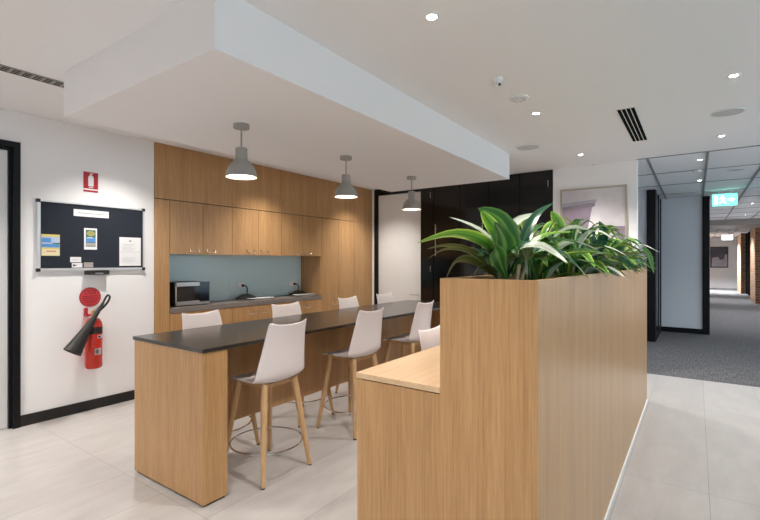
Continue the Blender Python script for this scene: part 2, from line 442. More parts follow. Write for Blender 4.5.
# corridor and the glazed office fronts
struct('wall_office', B(9.2, 9.3, .71, 4.0, 0, CEIL+.01), 'frost')
struct('wall_office_side', B(FW+.2, 9.2, 2.6, 2.7, 0, CEIL+.01), 'paint')
struct('trim_1', B(9.15, 9.3, .578, .71, 0, CEIL-.004), 'black')
bm = bmesh.new(); bx(bm, 9.3, 10.7, .585, .625, .1, CEIL+.01)
struct('window_2', bm, 'darkglass')
bm = bmesh.new(); bx(bm, 9.3, 10.7, .575, .635, 0, .1)
for x in (9.32, 10.0, 10.66): bx(bm, x-.015, x+.015, .572, .64, .1, CEIL)
struct('window_frame', bm, 'black', None)
struct('wall_corridor_panel', B(10.7, 10.8, -.10, .64, .1, CEIL+.01), 'frost')
struct('baseboard_corridor', B(10.67, 10.8, -.10, .574, 0, .1), 'black')
struct('trim_2', B(10.66, 10.8, -.215, -.10, 0, CEIL-.004), 'black')
struct('wall_corridor_left', B(10.8, 29.8, -.215, -.10, 0, CEIL+.01), 'paint')
struct('wall_corridor_end', B(29.8, 29.95, -4, 0, 0, CEIL+.01), 'paint')
struct('wall_corridor_right', B(10.5, 19.5, -2.2, -2.1, 0, CEIL+.01), 'paint')
struct('wall_corridor_front', B(10.4, 10.5, -4, -2.1, 0, CEIL+.01), 'paint')
for a, b in ((19.5, 21.2), (25.4, 27.6)):
    struct('column_brick', B(a, b, -2.4, -1.62, 0, CEIL+.01), 'brick')
for a, b in ((21.2, 25.4), (27.6, 29.8)):
    struct('wall_dark_glazing', B(a, b, -1.95, -1.85, 0, CEIL+.01), 'darkglass')
    bm = bmesh.new()
    n = 4 if b-a > 3 else 2
    for k in range(n+1):
        x = a+.04+(b-a-.08)*k/n; bx(bm, x-.04, x+.04, -1.85, -1.78, 0, CEIL)
    struct('window_frame_corridor', bm, 'black')
# ceiling grid of the corridor
bm = bmesh.new()
for y in (1.69, 1.09, .49, -.11, -.71, -1.31, -1.91):
    bx(bm, FW, 29.8, y-.014, y+.014, CEIL-.006, CEIL+.005)
for k in range(20):
    x = FW+1.2*(k+1)
    if x < 29.5: bx(bm, x-.006, x+.006, -4, 2.6, CEIL-.003, CEIL+.005)
struct('ceiling_grid', bm, 'tbar')
struct('ceiling_corridor_drop', B(17.0, 19.0, -2.1, -.22, CEIL-.16, CEIL+.004), 'ventg')

# ------------------------------------------------------------------ kitchen joinery
US = [2.66+i*(5.07-2.66)/6 for i in range(7)]
CT, CB, ST = 2.076, 1.487, .895
Y0 = KW
side = thing('end_panel', 'tall oak end panel at the left of the kitchen joinery', 'panel', (2.497, KW, 0))
obj('panel', B(2.500, 2.657, KW-.02, 5.15, 0, CT-.004, bev=.001), 'oak', side)
# upper fascia boards
fx = [2.497, 3.46, 4.26, 5.07, 5.87, 6.378]
fas_lab = ['oak fascia board above the left end panel and first wall cupboard', 'oak fascia board above the middle wall cupboards', 'oak fascia board above the rightmost wall cupboards',
           'oak fascia board above the tall pantry doors', 'oak fascia board at the far right corner of the joinery']
for i in range(5):
    o = obj('fascia_board', B(fx[i]+.0015, fx[i+1]-.0015, KW-.02, KW+.0, CT+.004, CEIL-.002), 'oak')
    tag(o, fas_lab[i], 'panel', 'oak fascia boards above the cupboards')
struct('wall_behind_joinery', B(2.497, FW+.12, 5.155, 5.25, 0, CEIL), 'gap')
struct('trim_3', B(2.497, 6.378, KW+.0005, 5.154, CT+.03, CEIL-.004), 'gap')
def dhandle(bm, xc, yf, zc, w=.11):
    tube(bm, [(xc-w/2, yf+.003, zc+.022), (xc-w/2, yf-.016, zc+.020), (xc-w/2, yf-.028, zc-.014), (xc-w/2+.006, yf-.030, zc-.020), (xc+w/2-.006, yf-.030, zc-.020), (xc+w/2, yf-.028, zc-.014), (xc+w/2, yf-.016, zc+.020), (xc+w/2, yf+.003, zc+.022)], .0055, 8)
    return bm
names = ['left', 'middle', 'right']
for i in range(3):
    a, m_, b = US[2*i], US[2*i+1], US[2*i+2]
    lab = ['above the microwave', 'above the middle power socket', 'at the right end beside the pantry'][i]
    t = thing('wall_cabinet', 'oak two-door wall cupboard '+lab, 'cabinet', ((a+b)/2, KW, CB), group='oak wall cupboards')
    bm = B(a+.001, b-.001, KW+.001, 5.15, CB+.012, CT); obj('body', bm, 'oak', t)
    for s, (p, q) in enumerate(((a, m_), (m_, b))):
        d = obj('door', B(p+.002, q-.002, KW-.02, KW, CB, CT-.004, bev=.001), 'oak', t)
        hx = q-.125 if s == 0 else p+.095
        hx += .0
        obj('handle', dhandle(bmesh.new(), hx, KW-.02, CB+.042), 'handle', d, smooth=True)
    t2 = thing('base_cabinet', 'oak base cupboard under the grey worktop '+['at its left end', 'in the middle', 'at its right end'][i], 'cabinet', ((a+b)/2, KW, 0), group='oak base cupboards under the worktop')
    obj('body', B(a+.001, b-.001, KW+.001, 5.15, .1, ST-.056), 'oak', t2)
    obj('kickboard', B(a+.001, b-.001, KW+.04, KW+.06, 0, .1), 'gap', t2)
    for s, (p, q) in enumerate(((a, m_), (m_, b))):
        d = obj('door', B(p+.002, q-.002, KW-.02, KW, .1, ST-.06, bev=.001), 'oak', t2)
        hx = q-.12 if s == 0 else p+.08
        obj('handle', dhandle(bmesh.new(), hx, KW-.02, .755), 'handle', d, smooth=True)
w = obj('worktop', B(US[0]+.001, US[6]-.001, KW-.025, 5.149, ST-.055, ST, bev=.002), 'grey_top'); tag(w, 'grey laminate worktop in the oak kitchen niche', 'worktop')
sp = thing('splashback', 'pale blue-grey glass splashback behind the microwave and worktop', 'splashback', (3.8, 5.09, ST))
for a, b in ((US[0]+.002, 3.7064), (3.7076, US[6]-.022)):
    obj('glass_panel', B(a, b, 5.082, 5.09, ST+.001, CB+.011), 'glass', sp)
n = obj('niche_side_panel', B(US[6]-.02, US[6]-.001, KW-.018, 5.149, ST+.0005, CB-.001), 'oak'); tag(n, 'oak side panel closing the right end of the kitchen niche', 'panel')
t = thing('pantry_cupboard', 'tall oak two-door pantry cupboard right of the blue splashback', 'cupboard', (5.47, KW, 0))
obj('body', B(5.071, 5.869, KW+.001, 5.15, .1, CT), 'oak', t)
obj('kickboard', B(5.071, 5.869, KW+.04, KW+.06, 0, .1), 'gap', t)
for s, (p, q) in enumerate(((5.07, 5.47), (5.47, 5.87))):
    d = obj('door', B(p+.002, q-.002, KW-.02, KW, .1, CT-.004, bev=.001), 'oak', t)
    obj('handle', dhandle(bmesh.new(), q-.11 if s == 0 else p+.11, KW-.02, .757), 'handle', d, smooth=True)
t = thing('filler_panel', 'tall narrow oak panel in the corner beside the white far door', 'panel', (6.1, KW, 0))
obj('body', B(5.872, 6.377, KW+.001, 5.15, 0, CT+.004), 'oak', t)
obj('panel', B(5.872, 6.377, KW-.02, KW, 0, CT-.002, bev=.001), 'oak', t)

# microwave
t = thing('microwave', 'stainless steel microwave with dark glass door on the left of the worktop', 'microwave', (2.99, 4.9, ST))
mx0, mx1, my, mz0, mz1 = 2.77, 3.20, 4.755, ST+.012, ST+.272
obj('case', B(mx0, mx1, my+.012, 5.07, mz0, mz1, bev=.004), 'rubber', t)
bm = bmesh.new(); dx = mx0+.30
bx(bm, mx0, dx, my-.006, my+.012, mz1-.045, mz1, bev=.003); bx(bm, mx0, dx, my-.006, my+.012, mz0, mz0+.045, bev=.003)
bx(bm, mx0, mx0+.018, my-.006, my+.012, mz0, mz1, bev=.002)
d = obj('door', bm, 'steel', t)
obj('window', B(mx0+.018, dx, my-.004, my+.0115, mz0+.045, mz1-.045), 'mic_glass', d)
cp = obj('control_panel', B(dx+.001, mx1, my-.005, my+.0115, mz0+.03, mz1-.0, bev=.002), 'mic_blue', t)
obj('base_trim', B(dx+.001, mx1, my-.005, my+.0115, mz0, mz0+.029), 'steel', t)
obj('button', B(dx+.03, mx1-.03, my-.008, my-.0045, mz0+.045, mz0+.065, bev=.001), 'mic_glass', cp)
for k, (fx_, fy_) in enumerate(((mx0+.03, my+.05), (mx1-.03, my+.05), (mx0+.03, 5.03), (mx1-.03, 5.03))):
    bm = bmesh.new(); cyl(bm, (fx_, fy_, ST), (fx_, fy_, mz0+.001), .012, seg=12); obj('foot', bm, 'rubber', t)

# power sockets, cords and trays
def sock(x, z, lab, lab2, lab3, xt):
    t = thing('power_socket', lab, 'socket', (x, 5.082, z), group=None)
    obj('face_plate', B(x-.058, x+.058, 5.073, 5.082, z-.036, z+.036, bev=.003), 'trimw', t)
    for s in (-1, 1):
        obj('switch', B(x+s*.028-.006, x+s*.028+.006, 5.069, 5.073, z+.012, z+.026), 'trimw', t)
    c = thing('cable_heap', lab2, 'cord', (x+.03, 5.0, ST))
    bm = bmesh.new(); cyl(bm, (x+.028, 5.073, z-.008), (x+.028, 5.05, z-.008), .020, .015, seg=14)
    obj('plug', bm, 'rubber', c, smooth=True)
    ctrl = [(x+.028, 5.05, z-.008), (x+.050, 5.035, z-.012), (x+.062, 5.02, z-.045), (x+.045, 5.0, ST+.09), (x+.01, 4.97, ST+.06)]
    for k in range(40):
        a = k*1.3; f = 1-k/40                      # a loose heap wound from the top outwards
        rad = .045+.105*(1-f)**.8
        ctrl.append((x-.005+rad*1.15*math.cos(a), 4.955+rad*.5*math.sin(a), ST+.012+.050*f+.006*math.sin(k*2.1)**2))
    bm = tube(bmesh.new(), smoothpts(ctrl, 300), .0075, 8)
    obj('cable', bm, 'rubber', c, smooth=True)
    t = thing('serving_tray', lab3, 'tray', (xt, 4.83, ST))
    # shallow rounded tray with raised rim
    bm = bmesh.new()
    def rr(hx, hy, r, z):
        out = []
        for cx_, cy_, a0 in ((hx-r, hy-r, 0), (-hx+r, hy-r, 90), (-hx+r, -hy+r, 180), (hx-r, -hy+r, 270)):
            for k in range(6):
                a = math.radians(a0+k*18); out.append(bm.verts.new((xt+cx_+r*math.cos(a), 4.805+cy_+r*math.sin(a), ST+z)))
        return out
    R = [rr(.16, .055, .03, 0), rr(.20, .075, .04, .022), rr(.195, .07, .04, .022), rr(.155, .05, .03, .006)]
    for A, Bq in zip(R[:-1], R[1:]):
        for k in range(24): bm.faces.new((A[k], A[(k+1) % 24], Bq[(k+1) % 24], Bq[k]))
    bm.faces.new(R[0]); bm.faces.new(R[-1])
    obj('tray_body', bm, 'trimw', t, smooth=True)
sock(3.90, 1.085, 'white power socket in the middle of the blue splashback', 'black cord heaped on the worktop below the middle socket', 'white shallow tray on the worktop below the middle socket', 4.02)
sock(4.865, 1.07, 'white power socket at the right end of the blue splashback', 'black cord heaped on the worktop at the right end of the niche', 'white shallow tray on the worktop at the right end of the niche', 4.84)

# ------------------------------------------------------------------ island bench
IX0, IX1, IY0, IY1, IZ = 1.498, 4.98, 2.285, 3.06, .905
t = thing('island_bench', 'long oak island bench with a black top running towards the far door', 'bench', (IX0, 2.67, 0))
obj('benchtop', B(IX0-.008, IX1, IY0-.008, IY1+.008, IZ-.022, IZ, bev=.0015), 'stone', t)
for a, b in ((IX0, IX0+.162), (IX1-.17, IX1-.008)):
    e = obj('end_panel', B(a, b, IY0, IY1, .014, IZ-.0225, bev=.001), 'oak', t)
    obj('plinth', B(a+.012, b-.012, IY0+.012, IY1-.012, 0, .014), 'gap', e)
obj('modesty_panel', B(IX0+.162, IX1-.17, 2.655, 2.685, .285, IZ-.0225), 'oak', t)
obj('rail', B(IX0+.162, IX1-.17, 2.45, 2.90, IZ-.05, IZ-.0225), 'gap', t)

# ------------------------------------------------------------------ stools
def shell_bm():
    # (forward, height, half width, side curl, kind); y+ is the front of the stool
    prof = [(.200, .604, .140, 0), (.196, .621, .165, .002), (.160, .631, .190, .006), (.08, .631, .206, .012), (0, .626, .214, .018),
            (-.08, .620, .218, .024), (-.125, .619, .219, .032), (-.160, .628, .218, .042), (-.182, .655, .215, .050), (-.192, .70, .209, .050),
            (-.196, .76, .199, .044), (-.200, .82, .188, .036), (-.206, .88, .178, .030), (-.216, .94, .170, .026), (-.227, .983, .166, .023), (-.234, 1.000, .164, .022)]
    bm = bmesh.new(); NX = 12; grid = []
    for i, (y, z, hw, curl) in enumerate(prof):
        a = prof[max(i-1, 0)]; b = prof[min(i+1, len(prof)-1)]
        ty, tz = b[0]-a[0], b[1]-a[1]; l = math.hypot(ty, tz); ty /= l; tz /= l
        ny, nz_ = tz, -ty          # towards the sitter
        if ny*1+nz_*1 < 0: ny, nz_ = -ny, -nz_
        row = []
        for k in range(NX+1):
            s = k/NX*2-1
            c = curl*abs(s)**2.4
            top = .016*abs(s)**3*max(0, (i-12)/3)
            row.append(bm.verts.new((s*hw, y+ny*c, z+nz_*c+top)))
        grid.append(row)
    for i in range(len(grid)-1):
        for k in range(NX): bm.faces.new((grid[i][k], grid[i][k+1], grid[i+1][k+1], grid[i+1][k]))
    bmesh.ops.recalc_face_normals(bm, faces=bm.faces[:])
    bmesh.ops.solidify(bm, geom=bm.faces[:], thickness=.008)
    return bm
def make_stool(label, group):
    t = thing('bar_stool', label, 'stool', (0, 0, 0), 0, group)
    o = obj('seat_shell', shell_bm(), 'chair', t, smooth='all', world=False)
    md = o.modifiers.new('sub', 'SUBSURF'); md.levels = 1; md.render_levels = 1
    for sx in (-1, 1):
        for sy in (-1, 1):
            bm = bmesh.new()
            p0 = Vector((sx*.128, sy*.128, .616)); p1 = Vector((sx*.205, sy*.205, .008))
            pts = [p0.lerp(p1, k/8) for k in range(9)]
            tp = [1.0, 1.05, 1.03, .98, .92, .86, .79, .72, .66]
            tube(bm, pts, .0215, 12, taper=tp)
            l = obj('leg', bm, 'leg', t, smooth=True, world=False)
            bm = bmesh.new(); cyl(bm, (p1.x, p1.y, 0), (p1.x, p1.y, .012), .0125, seg=12)
            obj('foot_cap', bm, 'rubber', l, world=False)
    bm = bmesh.new()
    for s in (-1, 1):
        bx(bm, -.122, .122, s*.122-.011, s*.122+.011, .586, .611, bev=.003)
        bx(bm, s*.122-.011, s*.122+.011, -.111, .111, .586, .611, bev=.003)
    obj('seat_frame', bm, 'leg', t, world=False)
    bm = bmesh.new(); bx(bm, -.09, .09, -.09, .09, .600, .620, bev=.004)
    obj('mounting_plate', bm, 'trimw', t, world=False)
    bm = bmesh.new(); n = 56; r = .238; z = .19
    tube(bm, [(r*math.cos(2*PI*k/n), r*math.sin(2*PI*k/n), z) for k in range(n)], .0055, 8, closed=True)
    f = .182/.205
    for s in (-1, 1):
        cyl(bm, (s*.175, -.175, z), (s*.175, .175, z), .004, seg=8) if False else None
    obj('footrest_ring', bm, 'chrome', t, smooth=True, world=False)
    return t
G1 = 'white stools along the near side of the island'
G2 = 'white stools along the kitchen side of the island'
st = make_stool('white bar stool nearest the camera on the near side of the island', G1)
st.location = (2.045, 2.385, 0)
st.rotation_euler = (0, 0, 0)
dup(st, 'second white bar stool from the camera on the near side of the island', (2.985, 2.395, 0), math.radians(-2), G1)
dup(st, 'third and farthest white bar stool on the near side of the island', (3.87, 2.39, 0), math.radians(1), G1)
far = [(2.06, 'white bar stool across the island at its near left end'), (2.925, 'second white bar stool across the island, backed by the middle base cupboard'),
       (3.857, 'third white bar stool across the island, in front of the pantry door'), (4.565, 'farthest white bar stool across the island, beside the white door')]
for x, lab in far: dup(st, lab, (x, 2.945, 0), PI+math.radians({2.06: 2, 2.925: -2.5, 3.857: 1.5, 4.565: 0}[x]), G2)
dup(st, 'white stool tucked under the oak counter, mostly hidden by the planter', (2.36, 1.07, 0), PI, 'stool at the planter counter')

# ------------------------------------------------------------------ planter and counter
PX0, PX1, PY0, PY1, PZ = 1.434, 5.25, .405, .749, 1.342
t = thing('planter_box', 'tall oak planter box filled with green leafy plants', 'planter', (PX0, .577, 0))
obj('front_panel', B(PX0, PX0+.02, PY0, PY1, .0, PZ, bev=.001), 'oak', t)
sd = obj('side_panel', B(PX0+.0205, PX1-.0205, PY0, PY0+.02, .0, PZ, bev=.001), 'oak', t)
obj('side_panel', B(PX0+.0205, PX1-.0205, PY1-.02, PY1, .0, PZ, bev=.001), 'oak', t)
obj('back_panel', B(PX1-.02, PX1, PY0, PY1, .0, PZ, bev=.001), 'oak', t)
obj('base_strip', B(PX0+.03, PX1, PY0-.006, PY0-.0005, 0, .018), 'trimw', t)
obj('soil', B(PX0+.021, PX1-.021, PY0+.021, PY1-.021, 1.1, 1.27), 'soil', t)
t = thing('counter', 'low oak counter built against the kitchen side of the planter box', 'counter', (PX0, .94, 0))
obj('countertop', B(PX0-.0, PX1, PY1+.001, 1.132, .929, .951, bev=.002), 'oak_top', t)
obj('end_panel', B(PX0+.002, PX0+.045, PY1+.001, 1.126, 0, .925), 'oak', t)
obj('end_panel', B(PX1-.05, PX1-.005, PY1+.001, 1.126, 0, .925), 'oak', t)
obj('back_panel', B(PX0+.045, PX1-.05, PY1+.001, PY1+.02, 0, .925), 'oak', t)
obj('rail', B(PX0+.045, PX1-.05, PY1+.02, 1.10, .905, .929), 'gap', t)

# ------------------------------------------------------------------ plants
def leaf(bm, ctrl, wid, uvl, mi=0, fold=.25, roll=0., wmax=.5, up0=None):
    n = 12; pts = smoothpts(ctrl, n)
    rows = []
    for i, p in enumerate(pts):
        t = pts[min(i+1, n)]-pts[max(i-1, 0)]; t.normalize()
        up = Vector((0, 0, 1)) if up0 is None else Vector(up0)
        s = t.cross(up)
        if s.length < .15: s = t.cross(Vector((.3, 1, 0)))
        s.normalize(); nrm = s.cross(t); nrm.normalize()
        if roll:
            q = Matrix.Rotation(roll, 3, t); s = q @ s; nrm = q @ nrm
        f = i/n
        if f < wmax: w = .10+.90*math.sin(PI/2*(f/wmax))**1.3
        else: w = math.cos(PI/2*((f-wmax)/(1-wmax)))**.85
        w = max(w, .012)*wid/2
        row = []
        for k, c in enumerate((-1, -.5, 0, .5, 1)):
            row.append((bm.verts.new(p+s*w*c+nrm*(abs(c)*w*fold)), (c+1)/2, f))
        rows.append(row)
    for a, b in zip(rows[:-1], rows[1:]):
        for k in range(4):
            f = bm.faces.new((a[k][0], a[k+1][0], b[k+1][0], b[k][0])); f.material_index = mi; f.smooth = True
            for lp, q in zip(f.loops, (a[k], a[k+1], b[k+1], b[k])): lp[uvl].uv = (q[1], q[2])
LM = ['leafA', 'leafB', 'leafC', 'leafD', 'leafE']
def plant_obj(name, label, x, y, z0, leaves_fn, rnd):
    t = thing(name, label, 'plant', (x, y, z0), group='leafy plants in the planter box')
    bm = bmesh.new(); uvl = bm.loops.layers.uv.new('UVMap')
    leaves_fn(bm, uvl)
    me = bpy.data.meshes.new('foliage')
    bmesh.ops.translate(bm, verts=bm.verts[:], vec=-Vector((x, y, z0)))
    bm.to_mesh(me); bm.free()
    for m in LM: me.materials.append(M[m])
    o = bpy.data.objects.new('foliage', me); COL.objects.link(o); o.parent = t
    for k in range(4):
        a = rnd.uniform(0, 6.28); bm = bmesh.new()
        bx_, by_ = x+.035*math.cos(a), y+.035*math.sin(a)
        tube(bm, [(bx_, by_, z0-.03), (bx_+.01*math.cos(a), by_+.01*math.sin(a), z0+.05), (bx_+.03*math.cos(a), by_+.03*math.sin(a), z0+.12)], .008, 8)
        obj('stem', bm, 'white_stem' if k % 2 else 'stem', t, smooth=True)
    return t
def rand_leaves(x, y, z0, n, rnd, hs=1., reach=1., amin=0, amax=2*PI, pal=(0, 0, 2, 2, 1, 0, 2, 4, 3, 1)):
    def fn(bm, uvl):
        for k in range(n):
            a = amin+(amax-amin)*(k+rnd.uniform(-.4, .4))/n*1.0 if n > 1 else amin
            a = (a*3.0) % (amax-amin)+amin if amax-amin > 6 else a
            tier = rnd.random()
            L = rnd.uniform(.24, .40)*reach
            lift = (.10+.22*tier)*hs
            out = L*(1-.45*tier)
            dx, dy = math.cos(a), math.sin(a)
            by = min(max(y+.02*dy, .44), .71)
            if abs(dy) > .3: out *= .8
            b0 = Vector((x+.02*dx, by, z0+.02))
            p1 = b0+Vector((dx*out*.25, dy*out*.25, lift*.75))
            p2 = b0+Vector((dx*out*.65, dy*out*.65, lift*1.05))
            drop = rnd.uniform(-.03, .12)*(1-tier*.6)
            p3 = b0+Vector((dx*out*1.1, dy*out*1.1, max(lift*1.0-drop, .03)))
            leaf(bm, [b0, p1, p2, p3], rnd.uniform(.036, .066), uvl, rnd.choice(pal), rnd.uniform(.15, .4), rnd.uniform(-.35, .35), rnd.uniform(.4, .55))
    return fn
CF, CR = Vector((.8171, .5764, 0)), Vector((.5764, -.8171, 0))
def P(px, py, d):      # a point of the plant measured off the photograph at distance d
    v = CF*d+CR*((px-380)/448*d); v.z = 1.4-(py-262)/448*d; return v
rnd = random.Random(7)
def front_leaves(bm, uvl):
    L = lambda c, w, mi, fold=.25, roll=0., wm=.5: leaf(bm, [P(*q) for q in c], w, uvl, mi, fold, roll, wm)
    L([(503, 275, 1.80), (488, 245, 1.76), (455, 234, 1.70), (417, 243, 1.66)], .062, 1, .2, .55, .5)
    L([(505, 272, 1.80), (497, 250, 1.80), (478, 230, 1.80), (449, 217, 1.80)], .075, 3, .3, -.35, .38)
    L([(514, 275, 1.85), (512, 245, 1.86), (500, 220, 1.84), (478, 208, 1.80)], .085, 0, .25, .9, .5)
    L([(513, 276, 1.80), (508, 250, 1.78), (492, 226, 1.74), (481, 211, 1.70)], .060, 1, .3, .7, .5)
    L([(520, 275, 1.90), (524, 240, 1.94), (536, 216, 1.98), (553, 203, 2.02)], .045, 2, .35, .5, .45)
    L([(498, 276, 1.78), (472, 252, 1.74), (448, 246, 1.70), (427, 249, 1.68)], .034, 4, .25, .4, .5)
    L([(498, 276, 1.74), (470, 253, 1.70), (445, 250, 1.67), (428, 259, 1.64)], .036, 4, .25, .3, .5)
    L([(496, 277, 1.72), (474, 262, 1.68), (457, 262, 1.66), (446, 279, 1.65)], .070, 4, .2, .4, .6)
    L([(498, 278, 1.72), (486, 268, 1.70), (478, 270, 1.68), (473, 280, 1.67)], .048, 4, .2, .5, .5)
    L([(503, 279, 1.70), (506, 255, 1.68), (502, 236, 1.68), (494, 222, 1.70)], .085, 0, .2, 1.1, .5)
    L([(507, 279, 1.66), (500, 262, 1.62), (494, 246, 1.62), (492, 230, 1.66)], .066, 0, .2, .9, .5)
    L([(510, 270, 1.75), (520, 250, 1.70), (541, 246, 1.64), (568, 263, 1.58)], .060, 3, .2, .45, .42)
    L([(505, 268, 1.82), (530, 252, 1.80), (555, 250, 1.78), (580, 268, 1.74)], .05, 2, .3, .3, .5)
    L([(512, 270, 1.85), (535, 246, 1.85), (556, 240, 1.85), (590, 246, 1.85)], .05, 0, .3, .4, .5)
    L([(516, 276, 1.75), (525, 262, 1.70), (540, 252, 1.66), (560, 250, 1.62)], .040, 0, .3, .3, .5)
    L([(518, 276, 1.85), (530, 250, 1.85), (545, 236, 1.85), (575, 232, 1.85)], .050, 1, .3, .3, .5)
    L([(510, 276, 1.9), (522, 250, 1.95), (530, 232, 2.0), (545, 225, 2.05)], .05, 0, .3, .4, .5)
    L([(512, 276, 1.95), (508, 244, 2.05), (516, 222, 2.1), (538, 213, 2.15)], .045, 3, .3, .9, .5)
    for k in range(26):
        px = 490+rnd.uniform(0, 50); d = rnd.uniform(1.66, 1.86); a = rnd.uniform(-1, 1)
        L([(px, 280, d), (px+a*8, 262, d), (px+a*22, 248+rnd.uniform(0, 12), d*.99), (px+a*38, 252+rnd.uniform(-8, 18), d*.98)], rnd.uniform(.03, .055), rnd.choice((0, 2, 2, 0, 4)), .3, rnd.uniform(-.4, .6), .5)
plant_obj('leafy_plant', 'broad-leaved green plant at the near left corner of the planter box', 1.72, .60, 1.27, front_leaves, rnd)
spots = [(2.06, .60), (2.42, .54), (2.80, .58), (3.20, .54), (3.62, .58), (4.06, .55), (4.52, .58), (4.95, .56)]
plabs = ['second leafy plant from the near end of the planter box', 'third leafy plant from the near end of the planter box', 'fourth leafy plant from the near end of the planter box',
         'leafy plant at the middle of the planter box', 'fourth leafy plant from the far end of the planter box', 'third leafy plant from the far end of the planter box', 'leafy plant next to last at the far end of the planter',
         'last leafy plant at the far right end of the planter box']
for i, (x, y) in enumerate(spots):
    r = random.Random(20+i)
    f1 = rand_leaves(x, y, 1.27, 30, r, hs=[.95, .95, 1.0, .98, .95, .92, .9, .85][i])
    extra = rand_leaves(x, y-.03, 1.27, 7, r, hs=.5, reach=.85, amin=-2.4, amax=-.6, pal=(0, 2, 1, 3))
    def fn(bm, uvl, f1=f1, extra=extra, i=i):
        f1(bm, uvl); extra(bm, uvl)
        q = lambda c, w, mi, fold=.25, roll=0., wm=.5: leaf(bm, [P(*z) for z in c], w, uvl, mi, fold, roll, wm)
        if i == 0:
            q([(556, 270, 2.25), (562, 245, 2.2), (560, 226, 2.15), (551, 211, 2.1)], .075, 1, .25, .9, .5)
            q([(560, 270, 2.2), (555, 250, 2.1), (540, 243, 2.05), (520, 246, 2.0)], .05, 0, .25, .3, .5)
        if i == 2:
            q([(590, 270, 2.6), (600, 248, 2.6), (604, 234, 2.6), (599, 221, 2.6)], .06, 2, .3, .8, .5)
            q([(585, 272, 2.5), (590, 250, 2.45), (575, 238, 2.4), (552, 240, 2.35)], .055, 1, .25, .2, .5)
        if i == 7:
            q([(633, 268, 4.3), (640, 250, 4.2), (648, 254, 4.15), (654, 274, 4.1)], .07, 0, .3, .3, .5)
            q([(630, 268, 4.3), (634, 248, 4.25), (645, 246, 4.2), (660, 253, 4.15)], .05, 3, .3, .2, .5)
    plant_obj('leafy_plant', plabs[i], x, y, 1.27, fn, r)

# ------------------------------------------------------------------ pendants
def pendant(x, y, lab):
    zt = 2.375
    t = thing('pendant_lamp', lab, 'lamp', (x, y, zt), group='grey pendant lamps over the island')
    bm = bmesh.new(); cyl(bm, (x, y, zt-.028), (x, y, zt), .055, seg=32); obj('canopy', bm, 'lamp', t, smooth=True)
    bm = bmesh.new(); cyl(bm, (x, y, 2.20), (x, y, zt-.028), .006, seg=10); obj('cord', bm, 'lamp', t, smooth=True)
    prof = [(0, .208), (.036, .208), (.041, .203), (.042, .135), (.047, .120), (.064, .105), (.083, .082), (.096, .056), (.104, .028), (.1075, 0),
            (.1045, .001), (.101, .027), (.093, .054), (.080, .078), (.062, .099), (.040, .104), (0, .104)]
    bm = lathe(bmesh.new(), prof, 40, (x, y, 2.0)); sh = obj('lamp_shade', bm, ['lamp', 'lampin'], t, smooth=True)
    for p in sh.data.polygons:
        c = p.center; rr = math.hypot(c.x, c.y)
        if p.normal.z < -.05 or (c.z < -.28 and False): p.material_index = 1
    bm = bmesh.new(); lathe(bm, [(0, -.012), (.06, -.010), (.084, .0), (.093, .014), (.0, .02)], 32, (x, y, 2.012))
    obj('diffuser', bm, 'bulb', t, smooth=True)
    l = bpy.data.lights.new('pendant_bulb', 'SPOT'); l.energy = 17; l.color = (1, .86, .70); l.spot_size = math.radians(135); l.spot_blend = .7; l.shadow_soft_size = .06
    lo = bpy.data.objects.new('pendant_bulb', l); COL.objects.link(lo); lo.parent = t; lo.location = (0, 0, 1.985-zt)
pendant(2.03, 2.635, 'grey enamel pendant lamp nearest the camera over the island')
pendant(3.205, 2.645, 'middle grey enamel pendant lamp over the island')
pendant(4.40, 2.66, 'farthest grey enamel pendant lamp, in front of the white door')

# ------------------------------------------------------------------ ceiling fixtures
def downlight(x, y, lab, power=92, zc=CEIL, col=(1, .945, .885), size=120, r=.028, blend=.8):
    t = thing('downlight', lab, 'ceiling light', (x, y, zc), group='recessed downlights')
    bm = lathe(bmesh.new(), [(r+.014, 0), (r+.012, -.006), (r, -.007), (r-.004, -.002), (r-.004, 0)], 28, (x, y, zc)); obj('trim_ring', bm, 'trimw', t, smooth=True)
    bm = bmesh.new(); cyl(bm, (x, y, zc-.0035), (x, y, zc-.0015), r-.005, seg=28); obj('lens', bm, 'led', t)
    l = bpy.data.lights.new('downlight_beam', 'SPOT'); l.energy = power; l.color = col; l.spot_size = math.radians(size); l.spot_blend = blend; l.shadow_soft_size = .05
    lo = bpy.data.objects.new('downlight_beam', l); COL.objects.link(lo); lo.parent = t; lo.location = (0, 0, -.02)
downlight(2.045, 1.115, 'recessed downlight nearest the camera, beside the white bulkhead')
downlight(3.887, 1.115, 'recessed downlight right of the bulkhead, near the round grille')
downlight(5.687, 1.115, 'recessed downlight in front of the framed picture wall')
downlight(3.872, -.21, 'recessed downlight at the right edge of the main ceiling')
downlight(5.654, -.21, 'recessed downlight near the corridor ceiling edge, right of the slot vent')
downlight(.22, 1.115, 'recessed downlight above the camera')
downlight(2.05, -.21, 'recessed downlight right of the planter, outside the photo edge', 45)
downlight(.22, -.21, 'recessed downlight right of the camera', 60); downlight(-1.6, 1.115, 'recessed downlight behind the camera')
downlight(.22, 4.1, 'recessed downlight left of the bulkhead', 165); downlight(-1.6, 3.6, 'recessed downlight in the left back corner')
for x in (2.045, 3.887, 5.687): downlight(x, 4.14, 'recessed downlight in the ceiling strip above the %s' % {2.045: 'noticeboard', 3.887: 'middle wall cupboard', 5.687: 'pantry'}[x], power=105, size=112, blend=1.0)
CW = (.90, .95, 1)
downlight(6.85, -.04, 'first corridor downlight past the ceiling edge', 75, CEIL+.004, CW)
downlight(8.57, -.044, 'second corridor downlight, before the green exit sign', 75, CEIL+.004, CW)
downlight(12.6, -1.0, 'corridor downlight beyond the green exit sign', 170, CEIL+.004, CW)
downlight(15.6, -1.1, 'farther corridor downlight before the brick columns', 240, CEIL+.004, CW)
